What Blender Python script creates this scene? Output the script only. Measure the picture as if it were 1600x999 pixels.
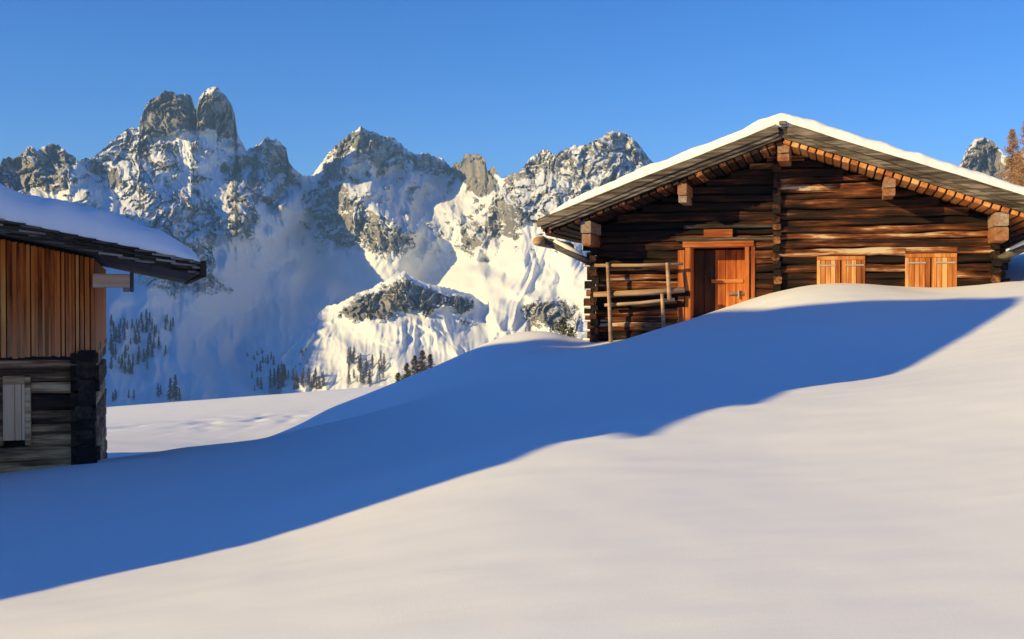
import bpy, bmesh, math, random
import numpy as np
from mathutils import Vector, Matrix
R = math.radians
for o in list(bpy.data.objects): bpy.data.objects.remove(o)
SC = bpy.context.scene
COL = SC.collection

# ------------------------------------------------------------------ camera
F = 1715.0                       # focal length in photograph pixels (1600 wide)
PITCH = math.atan(25.5 / F)
cam = bpy.data.cameras.new('camera'); cam.sensor_width = 36; cam.lens = 36 * F / 1600
cam.clip_start = 0.1; cam.clip_end = 60000
co = bpy.data.objects.new('camera', cam); COL.objects.link(co)
co.location = (0, 0, 0); co.rotation_euler = (math.pi / 2 - PITCH, 0, 0)
SC.camera = co

# ------------------------------------------------------------------ light
SUN_EL = 19.5
D = np.array([0.86, 0.46, 0.0]); D /= np.linalg.norm(D)
D = np.array([D[0] * math.cos(R(SUN_EL)), D[1] * math.cos(R(SUN_EL)), -math.sin(R(SUN_EL))])   # travel direction of the light
L = -D
w = bpy.data.worlds.new("World"); SC.world = w; w.use_nodes = True
nt = w.node_tree; nt.nodes.clear()
sky = nt.nodes.new('ShaderNodeTexSky'); sky.sky_type = 'NISHITA'; sky.sun_disc = False
sky.sun_elevation = R(SUN_EL); sky.sun_rotation = math.atan2(L[0], L[1])
sky.altitude = 2400; sky.air_density = 1.0; sky.dust_density = 0.1; sky.ozone_density = 4.0
hs = nt.nodes.new('ShaderNodeHueSaturation'); hs.inputs['Saturation'].default_value = 1.24; hs.inputs['Hue'].default_value = 0.511
bg = nt.nodes.new('ShaderNodeBackground'); bg.inputs['Strength'].default_value = 0.136
out = nt.nodes.new('ShaderNodeOutputWorld')
nt.links.new(sky.outputs[0], hs.inputs['Color']); nt.links.new(hs.outputs[0], bg.inputs['Color']); nt.links.new(bg.outputs[0], out.inputs['Surface'])
sl = bpy.data.lights.new('sun', 'SUN'); sl.energy = 5.0; sl.angle = R(0.46); sl.color = (1.0, 0.75, 0.275)
so = bpy.data.objects.new('sun', sl); COL.objects.link(so)
so.rotation_euler = Vector(D).to_track_quat('-Z', 'Y').to_euler()
so.location = (-30, -20, 30)
SC.view_settings.view_transform = 'Standard'; SC.view_settings.look = 'None'
SC.view_settings.exposure = 0.46; SC.view_settings.gamma = 1.0
SC.render.engine = 'CYCLES'
SC.cycles.max_bounces = 5; SC.cycles.diffuse_bounces = 3

# ------------------------------------------------------------------ helpers
def ray(px, py):
    u = (px - 800.0) / F; v = (499.5 - py) / F
    cy, sy = math.cos(PITCH), math.sin(PITCH)
    Yd = cy + v * sy; Zd = v * cy - sy
    return u / Yd, Zd / Yd
def P(px, py, Y):
    a, b = ray(px, py)
    return np.array([a * Y, Y, b * Y])

def _h(ix, iy, seed):
    n = (ix.astype(np.int64) * 374761393 + iy.astype(np.int64) * 668265263 + seed * 974711) & 0xffffffff
    n = ((n ^ (n >> 13)) * 1274126177) & 0xffffffff
    n = n ^ (n >> 16)
    return (n & 0xffff) / 65535.0
def vnoise(x, y, seed=0):
    """2-D gradient noise, about -1..1"""
    ix = np.floor(x); iy = np.floor(y); fx = x - ix; fy = y - iy
    ux = fx * fx * fx * (fx * (fx * 6 - 15) + 10); uy = fy * fy * fy * (fy * (fy * 6 - 15) + 10)
    def g(dx, dy):
        a = _h(ix + dx, iy + dy, seed) * 2 * math.pi
        return np.cos(a) * (fx - dx) + np.sin(a) * (fy - dy)
    a = g(0, 0) * (1 - ux) + g(1, 0) * ux
    b = g(0, 1) * (1 - ux) + g(1, 1) * ux
    return (a * (1 - uy) + b * uy) * 1.5
def fbm(x, y, oct=5, seed=0, gain=0.5):
    s = 0; a = 1
    for i in range(oct):
        s = s + a * vnoise(x * 2 ** i, y * 2 ** i, seed + i * 17); a *= gain
    return s
def sstep(a, b, x):
    t = np.clip((x - a) / (b - a), 0, 1); return t * t * (3 - 2 * t)

def facet(x, y, seed, tilt=1.0, step=.5):
    """broken rock: every cell of a Voronoi pattern is a plane with its own height and tilt"""
    ix = np.floor(x); iy = np.floor(y); best = np.full(x.shape, 9.0); out_ = np.zeros(x.shape)
    for dx in (-1, 0, 1):
        for dy in (-1, 0, 1):
            cx = ix + dx; cy = iy + dy
            px_ = cx + _h(cx, cy, seed); py_ = cy + _h(cx, cy, seed + 1)
            ex = x - px_; ey = y - py_; d = ex * ex + ey * ey
            v = step * (_h(cx, cy, seed + 2) * 2 - 1) + tilt * ((_h(cx, cy, seed + 3) * 2 - 1) * ex + (_h(cx, cy, seed + 4) * 2 - 1) * ey)
            m_ = d < best; best = np.where(m_, d, best); out_ = np.where(m_, v, out_)
    return out_

class TPS:
    """thin plate spline height through scattered measured points"""
    def __init__(s, pts, vals, lam=0.0):
        p = np.array(pts, float); v = np.array(vals, float); n = len(p)
        s.sc = p.std(0).mean(); s.m = p.mean(0); p = (p - s.m) / s.sc
        d = np.linalg.norm(p[:, None] - p[None], axis=2)
        K = np.where(d > 0, d * d * np.log(d + 1e-12), 0) + lam * np.eye(n)
        Q = np.c_[np.ones(n), p]
        A = np.zeros((n + 3, n + 3)); A[:n, :n] = K; A[:n, n:] = Q; A[n:, :n] = Q.T
        sol = np.linalg.solve(A, np.r_[v, 0, 0, 0]); s.w = sol[:n]; s.a = sol[n:]; s.p = p
    def __call__(s, x, y):
        x = np.asarray(x, float); y = np.asarray(y, float); sh = x.shape
        q = (np.c_[x.ravel(), y.ravel()] - s.m) / s.sc
        r = s.a[0] + q @ s.a[1:]
        for k in range(len(s.p)):
            d2 = ((q - s.p[k]) ** 2).sum(1)
            r = r + s.w[k] * 0.5 * d2 * np.log(d2 + 1e-24)
        return r.reshape(sh)

def tag(o, label=None, cat=None, group=None, kind=None):
    if label: o['label'] = label
    if cat: o['category'] = cat
    if group: o['group'] = group
    if kind: o['kind'] = kind
    return o
def empty(name, loc=(0, 0, 0), rz=0, **k):
    o = bpy.data.objects.new(name, None); COL.objects.link(o); o.location = loc; o.rotation_euler = (0, 0, rz)
    o.empty_display_size = 0.3
    return tag(o, **k)
def link(name, me, mat, parent=None, smooth=False, **k):
    if mat is not None: me.materials.append(mat)
    o = bpy.data.objects.new(name, me); COL.objects.link(o)
    if parent is not None: o.parent = parent
    if smooth: me.polygons.foreach_set('use_smooth', [True] * len(me.polygons))
    me.update(); return tag(o, **k)
def grid_mesh(name, X, Y, Z, attrs=None):
    nr, nc = X.shape
    me = bpy.data.meshes.new(name)
    v = np.stack([X, Y, Z], -1).reshape(-1, 3).astype(np.float32)
    i = np.arange(nr * nc).reshape(nr, nc)
    f = np.stack([i[:-1, :-1], i[:-1, 1:], i[1:, 1:], i[1:, :-1]], -1).reshape(-1, 4)
    me.vertices.add(len(v)); me.vertices.foreach_set('co', v.ravel())
    me.loops.add(f.size); me.loops.foreach_set('vertex_index', f.ravel().astype(np.int32))
    me.polygons.add(len(f)); me.polygons.foreach_set('loop_start', np.arange(0, f.size, 4, dtype=np.int32))
    me.update(calc_edges=True); me.validate()
    for an, a in (attrs or {}).items():
        at = me.attributes.new(an, 'FLOAT', 'POINT'); at.data.foreach_set('value', a.ravel().astype(np.float32))
    return me

class MB:
    """collects shapes into one mesh"""
    def __init__(s): s.v = []; s.f = []
    def add(s, vs, fs):
        b = len(s.v); s.v += [tuple(x) for x in vs]; s.f += [tuple(b + i for i in f) for f in fs]
    def box(s, x0, x1, y0, y1, z0, z1, M=None, bev=0.0):
        if bev <= 0:
            vs = [(x, y, z) for z in (z0, z1) for y in (y0, y1) for x in (x0, x1)]
            fs = [(0, 2, 3, 1), (4, 5, 7, 6), (0, 1, 5, 4), (2, 6, 7, 3), (0, 4, 6, 2), (1, 3, 7, 5)]
            if M: vs = [M @ Vector(q) for q in vs]
            s.add(vs, fs); return
        bm = bmesh.new(); bmesh.ops.create_cube(bm, size=1)
        for q in bm.verts: q.co = Vector(((x0 + x1) / 2 + q.co.x * (x1 - x0), (y0 + y1) / 2 + q.co.y * (y1 - y0), (z0 + z1) / 2 + q.co.z * (z1 - z0)))
        bmesh.ops.bevel(bm, geom=bm.edges[:], offset=bev, segments=1, affect='EDGES')
        bm.verts.index_update()
        s.add([(M @ q.co) if M else q.co for q in bm.verts], [[q.index for q in f.verts] for f in bm.faces]); bm.free()
    def tube(s, pts, rad, n=8, caps=True, rough=0, rnd=None):
        pts = [Vector(p) for p in pts]; vs = []; fs = []
        for i, p in enumerate(pts):
            t = (pts[min(i + 1, len(pts) - 1)] - pts[max(i - 1, 0)]).normalized()
            a = t.cross(Vector((0, 0, 1)));
            if a.length < 1e-3: a = Vector((1, 0, 0))
            a.normalize(); b = t.cross(a)
            r = rad[i] if hasattr(rad, '__len__') else rad
            for k in range(n):
                an = 2 * math.pi * k / n
                rr = r * (1 + (rnd.uniform(-rough, rough) if rnd else 0))
                vs.append(p + a * math.cos(an) * rr + b * math.sin(an) * rr)
        for i in range(len(pts) - 1):
            for k in range(n):
                fs.append((i * n + k, i * n + (k + 1) % n, (i + 1) * n + (k + 1) % n, (i + 1) * n + k))
        if caps:
            fs.append(tuple(range(n))[::-1]); fs.append(tuple((len(pts) - 1) * n + k for k in range(n)))
        s.add(vs, fs)
    def beam(s, axis, a0, a1, c1, c2, w_, h_, rnd, wob=0.012, seg=0.3, rd=0.35, end_j=0.0):
        """hewn log along axis 'x' 'y' or 'z': centre c1,c2 in the two other axes, size w_ x h_, uneven along its length"""
        n = max(2, int(abs(a1 - a0) / seg) + 1)
        q = rd
        prof = [(-1, -1 + q), (-1, 1 - q), (-1 + q, 1), (1 - q, 1), (1, 1 - q), (1, -1 + q), (1 - q, -1), (-1 + q, -1)]
        vs = []; fs = []
        ph = [rnd.uniform(0, 6.28) for _ in range(6)]
        for i in range(n):
            a = a0 + (a1 - a0) * i / (n - 1)
            o1 = wob * (math.sin(a * 1.7 + ph[0]) + .6 * math.sin(a * 4.1 + ph[1])); o2 = wob * .8 * (math.sin(a * 1.3 + ph[2]) + .5 * math.sin(a * 5.3 + ph[3]))
            sw = 1 + 0.05 * math.sin(a * 2.9 + ph[4]) + rnd.uniform(-.02, .02); sh = 1 + 0.06 * math.sin(a * 2.1 + ph[5]) + rnd.uniform(-.03, .03)
            for (p1, p2) in prof:
                u = c1 + o1 + p1 * w_ / 2 * sw; v = c2 + o2 + p2 * h_ / 2 * sh
                vs.append({'x': (a, u, v), 'y': (u, a, v), 'z': (u, v, a)}[axis])
        m = 8
        for i in range(n - 1):
            for k in range(m):
                fs.append((i * m + k, i * m + (k + 1) % m, (i + 1) * m + (k + 1) % m, (i + 1) * m + k))
        fs.append(tuple(range(m))[::-1]); fs.append(tuple((n - 1) * m + k for k in range(m)))
        s.add(vs, fs)
    def build(s, name, mat, parent=None, smooth=False, **k):
        me = bpy.data.meshes.new(name); me.from_pydata([tuple(x) for x in s.v], [], s.f)
        bm = bmesh.new(); bm.from_mesh(me); bmesh.ops.recalc_face_normals(bm, faces=bm.faces); bm.to_mesh(me); bm.free()
        return link(name, me, mat, parent, smooth, **k)

# ------------------------------------------------------------------ materials
def new_mat(name):
    m = bpy.data.materials.new(name); m.use_nodes = True; t = m.node_tree
    b = t.nodes['Principled BSDF']; return m, t, b
def N(t, kind, **k):
    n = t.nodes.new(kind)
    for a, v in k.items(): setattr(n, a, v)
    return n
def ramp(t, pts, fac=None):
    r = t.nodes.new('ShaderNodeValToRGB'); e = r.color_ramp.elements
    while len(e) < len(pts): e.new(0.5)
    for q, (p, c) in zip(e, pts): q.position = p; q.color = (*c, 1) if len(c) == 3 else c
    if fac is not None: t.links.new(fac, r.inputs[0])
    return r
def mix(t, fac, a, b, blend='MIX'):
    m = t.nodes.new('ShaderNodeMix'); m.data_type = 'RGBA'; m.blend_type = blend
    for s, v in ((0, fac), (6, a), (7, b)):
        if hasattr(v, 'links'): t.links.new(v, m.inputs[s])
        else: m.inputs[s].default_value = v if s == 0 else (*v, 1)
    return m.outputs[2]
def noise(t, scale, coord=None, detail=6, rough=.6, mapping=None):
    n = t.nodes.new('ShaderNodeTexNoise'); n.inputs['Scale'].default_value = scale; n.inputs['Detail'].default_value = detail; n.inputs['Roughness'].default_value = rough
    if coord is not None:
        if mapping:
            mp = t.nodes.new('ShaderNodeMapping'); mp.inputs['Scale'].default_value = mapping; t.links.new(coord, mp.inputs[0]); coord = mp.outputs[0]
        t.links.new(coord, n.inputs['Vector'])
    return n
SNOW = (0.86, 0.87, 0.89)
def snow_mat(name='snow', fine=1.0):
    m, t, b = new_mat(name)
    g = N(t, 'ShaderNodeNewGeometry')
    n1 = noise(t, 0.35, g.outputs['Position'], 5, .5)
    c = mix(t, n1.outputs['Fac'], (0.84, 0.85, 0.87), (0.89, 0.90, 0.91))
    t.links.new(c, b.inputs['Base Color']); b.inputs['Roughness'].default_value = 0.75
    b.inputs['Specular IOR Level'].default_value = 0.25
    n2 = noise(t, 60 * fine, g.outputs['Position'], 4, .7)
    n3 = noise(t, 3.0 * fine, g.outputs['Position'], 5, .55, (0.5, 1.6, 1))
    bp = N(t, 'ShaderNodeBump'); bp.inputs['Strength'].default_value = 0.14; bp.inputs['Distance'].default_value = 0.012; t.links.new(n2.outputs['Fac'], bp.inputs['Height'])
    b2 = N(t, 'ShaderNodeBump'); b2.inputs['Strength'].default_value = 0.06; b2.inputs['Distance'].default_value = 0.05; t.links.new(n3.outputs['Fac'], b2.inputs['Height']); t.links.new(bp.outputs[0], b2.inputs['Normal'])
    t.links.new(b2.outputs[0], b.inputs['Normal'])
    return m
def wood_mat(name, stops, axis='x', freq=9.0, island=0.5, stretch=0.06, bump=0.5, patch=None, rough=0.8, con=1.1):
    """weathered wood: stretched grain, a tone of its own for each timber, patches"""
    m, t, b = new_mat(name)
    tc = N(t, 'ShaderNodeTexCoord'); g = N(t, 'ShaderNodeNewGeometry')
    sc = {'x': (stretch, 1, 1), 'y': (1, stretch, 1), 'z': (1, 1, stretch)}[axis]
    # shift the grain of every timber
    cmb = N(t, 'ShaderNodeVectorMath', operation='ADD'); mul = N(t, 'ShaderNodeVectorMath', operation='SCALE'); mul.inputs[3].default_value = 37.0
    cx = N(t, 'ShaderNodeCombineXYZ')
    for i in range(3): t.links.new(g.outputs['Random Per Island'], cx.inputs[i])
    t.links.new(cx.outputs[0], mul.inputs[0]); t.links.new(tc.outputs['Object'], cmb.inputs[0]); t.links.new(mul.outputs[0], cmb.inputs[1])
    co_ = cmb.outputs[0]
    n1 = noise(t, freq, co_, 8, .65, sc)
    n2 = noise(t, freq * 5, co_, 4, .7, sc)
    n3 = noise(t, 1.3, co_, 4, .6, tuple(max(.35, q) for q in sc))
    # value = grain*.5 + patch*.3 + island
    a = N(t, 'ShaderNodeMath', operation='MULTIPLY_ADD'); t.links.new(n1.outputs['Fac'], a.inputs[0]); a.inputs[1].default_value = con; a.inputs[2].default_value = .1 - con * .5
    c = N(t, 'ShaderNodeMath', operation='MULTIPLY_ADD'); t.links.new(n3.outputs['Fac'], c.inputs[0]); c.inputs[1].default_value = 1.0; t.links.new(a.outputs[0], c.inputs[2])
    e = N(t, 'ShaderNodeMath', operation='MULTIPLY_ADD'); t.links.new(g.outputs['Random Per Island'], e.inputs[0]); e.inputs[1].default_value = island; t.links.new(c.outputs[0], e.inputs[2])
    f_ = N(t, 'ShaderNodeMath', operation='MULTIPLY_ADD'); t.links.new(n2.outputs['Fac'], f_.inputs[0]); f_.inputs[1].default_value = .35; t.links.new(e.outputs[0], f_.inputs[2])
    sub = N(t, 'ShaderNodeMath', operation='SUBTRACT'); t.links.new(f_.outputs[0], sub.inputs[0]); sub.inputs[1].default_value = .175 + island * .5
    r = ramp(t, stops, sub.outputs[0])
    t.links.new(r.outputs[0], b.inputs['Base Color']); b.inputs['Roughness'].default_value = rough; b.inputs['Specular IOR Level'].default_value = .2
    bp = N(t, 'ShaderNodeBump'); bp.inputs['Strength'].default_value = bump; bp.inputs['Distance'].default_value = 0.02; t.links.new(n1.outputs['Fac'], bp.inputs['Height'])
    bq = N(t, 'ShaderNodeBump'); bq.inputs['Strength'].default_value = bump * .6; bq.inputs['Distance'].default_value = 0.008; t.links.new(n2.outputs['Fac'], bq.inputs['Height']); t.links.new(bp.outputs[0], bq.inputs['Normal'])
    t.links.new(bq.outputs[0], b.inputs['Normal'])
    return m
M_snow = snow_mat()
M_logdark = wood_mat('dark_log_wood', [(0.15, (0.004, 0.0022, 0.0018)), (0.46, (0.012, 0.006, 0.004)), (0.60, (0.030, 0.011, 0.006)), (0.76, (0.13, 0.038, 0.014)), (0.87, (0.31, 0.12, 0.045)), (0.95, (0.55, 0.42, 0.29))], 'x', 10, .42, .05, .8, con=1.3)
M_logend = wood_mat('log_end_wood', [(0.15, (0.004, 0.003, 0.003)), (0.55, (0.012, 0.008, 0.006)), (0.8, (0.10, 0.035, 0.015)), (0.95, (0.30, 0.13, 0.05))], 'y', 10, .5, .3)
M_purlin = wood_mat('purlin_wood', [(0.15, (0.04, 0.018, 0.010)), (0.42, (0.22, 0.075, 0.028)), (0.6, (0.34, 0.14, 0.06)), (0.72, (0.26, 0.20, 0.15)), (0.92, (0.38, 0.32, 0.26))], 'y', 14, .4, .4)
M_greywood = wood_mat('grey_weathered_wood', [(0.18, (0.010, 0.007, 0.005)), (0.45, (0.042, 0.031, 0.024)), (0.68, (0.105, 0.082, 0.064)), (0.93, (0.29, 0.24, 0.19))], 'x', 14, .45, .04, .6, con=1.5)
M_orange = wood_mat('orange_board_wood', [(0.12, (0.05, 0.014, 0.006)), (0.42, (0.27, 0.062, 0.016)), (0.64, (0.46, 0.135, 0.034)), (0.88, (0.60, 0.24, 0.08))], 'z', 9, .25, .06, .3)
M_orangex = wood_mat('orange_beam_wood', [(0.12, (0.05, 0.014, 0.006)), (0.42, (0.25, 0.058, 0.016)), (0.64, (0.44, 0.135, 0.036)), (0.88, (0.58, 0.25, 0.09))], 'x', 9, .25, .06, .3)
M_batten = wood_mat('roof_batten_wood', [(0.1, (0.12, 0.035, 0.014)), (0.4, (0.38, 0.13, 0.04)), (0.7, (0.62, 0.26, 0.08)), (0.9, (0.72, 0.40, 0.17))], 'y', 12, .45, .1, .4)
M_door_shade = wood_mat('shaded_door_plank_wood', [(0.15, (0.008, 0.005, 0.004)), (0.5, (0.030, 0.014, 0.009)), (0.8, (0.09, 0.035, 0.017))], 'z', 9, .3, .06, .3)  # jamb shadow put into the colour of the two left door planks
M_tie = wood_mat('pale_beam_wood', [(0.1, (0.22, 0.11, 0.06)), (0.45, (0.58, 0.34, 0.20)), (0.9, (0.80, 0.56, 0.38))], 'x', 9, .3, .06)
M_batten_shade = wood_mat('shaded_batten_wood', [(0.2, (0.010, 0.006, 0.004)), (0.6, (0.035, 0.014, 0.008)), (0.8, (0.12, 0.04, 0.016)), (0.95, (0.45, 0.17, 0.06))], 'y', 12, .6, .1, .4)  # darker copy of the batten wood: verge shade on the left slope, painted in
M_pale = wood_mat('pale_pole_wood', [(0.1, (0.06, 0.03, 0.015)), (0.4, (0.24, 0.13, 0.065)), (0.7, (0.44, 0.28, 0.16)), (0.9, (0.58, 0.42, 0.28))], 'x', 10, .3, .08)
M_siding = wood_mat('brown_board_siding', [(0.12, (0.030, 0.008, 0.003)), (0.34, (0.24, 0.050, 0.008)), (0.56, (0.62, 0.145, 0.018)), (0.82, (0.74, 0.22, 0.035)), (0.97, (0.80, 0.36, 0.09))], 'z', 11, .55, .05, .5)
def paint_light_gradient(m, z0, z1):  # paints the wall's light gradient: pale from snow bounce below, darker under the overhang
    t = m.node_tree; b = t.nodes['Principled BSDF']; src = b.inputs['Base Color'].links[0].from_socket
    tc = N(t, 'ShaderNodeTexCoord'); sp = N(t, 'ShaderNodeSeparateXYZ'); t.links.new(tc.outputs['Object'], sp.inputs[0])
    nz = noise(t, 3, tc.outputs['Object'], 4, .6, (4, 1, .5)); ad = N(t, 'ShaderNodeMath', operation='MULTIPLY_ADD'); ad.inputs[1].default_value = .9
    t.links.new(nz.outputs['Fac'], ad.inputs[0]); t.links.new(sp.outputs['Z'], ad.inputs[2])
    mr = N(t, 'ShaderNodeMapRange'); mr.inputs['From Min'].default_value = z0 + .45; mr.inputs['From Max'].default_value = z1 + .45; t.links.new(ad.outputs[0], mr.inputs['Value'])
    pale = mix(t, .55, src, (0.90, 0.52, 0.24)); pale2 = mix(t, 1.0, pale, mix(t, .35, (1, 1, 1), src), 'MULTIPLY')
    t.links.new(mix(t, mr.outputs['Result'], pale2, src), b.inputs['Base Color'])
paint_light_gradient(M_siding, -.75, .1)
M_barnlog = wood_mat('grey_brown_log_wood', [(0.15, (0.016, 0.009, 0.006)), (0.46, (0.070, 0.036, 0.020)), (0.62, (0.24, 0.12, 0.055)), (0.78, (0.58, 0.32, 0.14)), (0.93, (0.82, 0.54, 0.28))], 'x', 9, .40, .05, con=1.3)
M_black = wood_mat('sooty_log_ends', [(0.1, (0.008, 0.005, 0.004)), (0.55, (0.022, 0.014, 0.010)), (0.9, (0.10, 0.06, 0.035))], 'y', 10, .3, .3)
M_shutter = wood_mat('bleached_shutter_wood', [(0.15, (0.08, 0.03, 0.014)), (0.42, (0.30, 0.085, 0.022)), (0.65, (0.48, 0.17, 0.045)), (0.92, (0.68, 0.38, 0.16))], 'z', 10, .35, .05, .3)
M_greyz = wood_mat('grey_shutter_wood', [(0.1, (0.26, 0.11, 0.05)), (0.45, (0.72, 0.37, 0.18)), (0.9, (0.88, 0.55, 0.32))], 'z', 10, .35, .05, .3)
M_eave = wood_mat('dark_eave_wood', [(0.15, (0.012, 0.010, 0.009)), (0.5, (0.05, 0.042, 0.036)), (0.7, (0.13, 0.115, 0.10)), (0.9, (0.30, 0.27, 0.23))], 'x', 12, .6, .06)
def plain(name, c, r=.8, bump=0, metal=0):
    m, t, b = new_mat(name)
    g = N(t, 'ShaderNodeNewGeometry'); n = noise(t, 14, g.outputs['Position'], 5)
    t.links.new(mix(t, n.outputs['Fac'], tuple(x * .6 for x in c), tuple(min(1, x * 1.35) for x in c)), b.inputs['Base Color'])
    b.inputs['Roughness'].default_value = r; b.inputs['Metallic'].default_value = metal
    return m
M_iron = plain('grey_iron', (0.36, 0.36, 0.33), .55)
M_dark = plain('dark_interior', (0.012, 0.010, 0.009))
M_bark = plain('larch_bark', (0.10, 0.062, 0.042))
M_twig = plain('larch_twigs', (0.36, 0.20, 0.10))
M_twigc = plain('brown_larch_twigs', (0.10, 0.065, 0.045))
M_twigd = plain('dark_larch_twigs', (0.17, 0.135, 0.12))
M_needle = plain('olive_needles', (0.055, 0.058, 0.028))

# rock and snow of the far mountains
def mountain_mat():
    m, t, b = new_mat('mountain_rock_and_snow')
    g = N(t, 'ShaderNodeNewGeometry'); at = N(t, 'ShaderNodeAttribute', attribute_name='rock')
    n1 = noise(t, 0.030, g.outputs['Position'], 8, .62, (1, 1, .5)); n2 = noise(t, 0.20, g.outputs['Position'], 6, .7, (1.6, 1.6, .5))
    rock = ramp(t, [(0.30, (0.17, 0.165, 0.165)), (0.45, (0.31, 0.295, 0.28)), (0.56, (0.44, 0.41, 0.38)), (0.72, (0.58, 0.54, 0.49))], n1.outputs['Fac'])
    rk = mix(t, .55, rock.outputs[0], ramp(t, [(0.34, (0.50, 0.50, 0.52)), (0.65, (1, 1, 1))], n2.outputs['Fac']).outputs[0], 'MULTIPLY')
    sn = mix(t, n2.outputs['Fac'], (0.72, 0.75, 0.80), (0.78, 0.80, 0.84))
    ad = N(t, 'ShaderNodeMath', operation='MULTIPLY_ADD'); t.links.new(n2.outputs['Fac'], ad.inputs[0]); ad.inputs[1].default_value = 1.0; m7 = N(t, 'ShaderNodeMath', operation='MULTIPLY'); t.links.new(at.outputs['Fac'], m7.inputs[0]); m7.inputs[1].default_value = .62; t.links.new(m7.outputs[0], ad.inputs[2])
    fr = ramp(t, [(0.80, (0, 0, 0)), (0.86, (1, 1, 1))], ad.outputs[0])
    t.links.new(mix(t, fr.outputs[0], sn, rk), b.inputs['Base Color']); b.inputs['Roughness'].default_value = .85; b.inputs['Specular IOR Level'].default_value = .15
    bp = N(t, 'ShaderNodeBump'); bp.inputs['Strength'].default_value = .9; bp.inputs['Distance'].default_value = 5.0
    mh = N(t, 'ShaderNodeMath', operation='MULTIPLY'); t.links.new(n2.outputs['Fac'], mh.inputs[0]); t.links.new(fr.outputs[0], mh.inputs[1]); t.links.new(mh.outputs[0], bp.inputs['Height'])
    t.links.new(bp.outputs[0], b.inputs['Normal'])
    return m
M_mtn = mountain_mat()

# ------------------------------------------------------------------ snow ground near the huts
ctrl = [  # photograph pixel + distance, read as points of the snow surface
 (0,999,6.6),(400,999,5.8),(800,999,5.3),(1200,999,5.0),(1600,999,4.7),
 (0,940,7.7),(400,840,9.2),(800,800,8.2),(1200,800,7.6),(1600,800,7.0),(800,700,11.4),(1200,700,10.2),(1600,650,10.2),
 (960,655,13.2),(1200,615,14.5),(1400,585,15.5),(1600,550,14.5),(1600,470,21.0),(1500,525,18.3),
 (0,850,10.6),(200,800,12.0),(400,765,13.4),(600,720,14.6),(0,742,15.9),(150,724,16.2),
 (210,716,17.6),(300,699,18.6),(425,683,19.5),(480,668,20.5),(600,650,19.5),(740,610,20.5),(900,585,21.5),(1100,540,21.5),(1300,505,21.0),(1450,490,21.5),
 (850,562,24.0),(905,546,26.0),(1060,507,25.0),(1170,486,24.6),
 (1230,460,25.2),(1280,446,25.9),(1350,445,25.6),(1420,456,24.7),(1460,456,24.8),(1500,451,24.9),(1570,441,24.8),(1640,438,24.8),
 (520,636,28.0),(620,607,29.0),(700,575,29.5),(740,552,29.5),(780,530,29.5),(830,518,28.8),(868,522,28.4),(892,540,28.0),
 ]
pts = []; vals = []
for c in ctrl:
    q = P(*c); pts.append((q[0], q[1])); vals.append(q[2])
for x, y, z in [(2.2, 29.5, -1.0), (6.8, 27.8, 0.25), (11, 26.9, .40), (8, 32, -.2), (3, 38, -2.2), (12, 36, .4), (18, 30, 2.2), (30, 40, 5), (27, 62, 4), (45, 60, 9), (25, 10, 4.5), (40, 20, 9), (10, 3, .2), (20, -10, 1.5), (0, 0, -1.75), (0, -20, -2.5), (-10, -10, -4.0),
                (-9, 17, -2.7), (-14, 20, -3.1), (-8, 25, -3.6), (-5.5, 25, -3.6), (-9, 30, -3.9), (-5.5, 30, -3.85), (-12, 5, -3.3), (-25, 5, -4.3), (-25, 25, -4.4), (-45, 0, -6), (-45, 40, -6),
                (-3.2, 34, -3.9), (-6, 36, -4.2), (0, 36, -3.4), (-14, 45, -4.9), (-5, 50, -4.6), (-12, 60, -5.7), (0, 60, -4.7), (-30, 60, -7), (10, 60, -3.6), (-27, 76, -7.1), (-8, 76, -5.7), (0, 75, -5.3), (15, 80, -4)]:
    pts.append((x, y)); vals.append(z)
tps = TPS(pts, vals, lam=0.0004)
def ground(x, y):
    x = np.asarray(x, float); y = np.asarray(y, float)
    z = tps(np.clip(x, -60, 60), np.clip(y, -40, 90))
    # wind drift: a short sharp lip of snow on the slope
    q = P(972, 668, 12.6)
    dx = (x - q[0]); dy = (y - q[1]); s = dx * .80 + dy * .60; tt = -dx * .60 + dy * .80
    lip = np.where(s < 0, np.exp(s / .5), np.exp(-(s / .26) ** 2))
    z = z + .05 * lip * np.exp(-(tt / .40) ** 2)
    q = P(1190, 619, 14.3)
    dx = (x - q[0]); dy = (y - q[1]); s = dx * .85 + dy * .5; tt = -dx * .5 + dy * .85
    z = z + .0 * np.where(s < 0, np.exp(s / .8), np.exp(-(s / .15) ** 2)) * np.exp(-(tt / .2) ** 2)
    z = z + 0.017 * fbm(x * .35 + 3, y * .35, 3, 5) + 0.006 * fbm(x * 1.5, y * 3.2, 3, 9) * sstep(2, 6, y)
    # trodden snow on the far meadow
    trod = np.exp(-((x + 13.5) / 5.5) ** 2 - ((y - 46) / 7) ** 2) + .7 * np.exp(-((x + 19) / 3) ** 2 - ((y - 42) / 4) ** 2)
    z = z - 0.30 * trod * np.clip(vnoise(x * 1.1, y * .45, 77) - .05, 0, 1)
    # the meadow ends and the slope falls into the valley
    edge = 78 + 0.25 * np.clip(x, -60, 60) + 3 * vnoise(x * .05, x * 0, 4)
    z = z - 0.0052 * np.clip(y - edge, 0, 400) ** 1.75
    z = z - 0.010 * np.clip(-x - 40, 0, 400) ** 1.4
    return np.maximum(z, -96)
def gz(x, y): return float(ground(np.array([x]), np.array([y]))[0])
def axis_pts(spec):
    o = []
    for a, b, st in spec: o += list(np.arange(a, b, st))
    return np.array(o + [spec[-1][1]])
gx = axis_pts([(-420, -60, 12), (-60, -24, 2), (-24, -12, .4), (-12, 16, .11), (16, 30, .4), (30, 60, 2), (60, 420, 12)])
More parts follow.
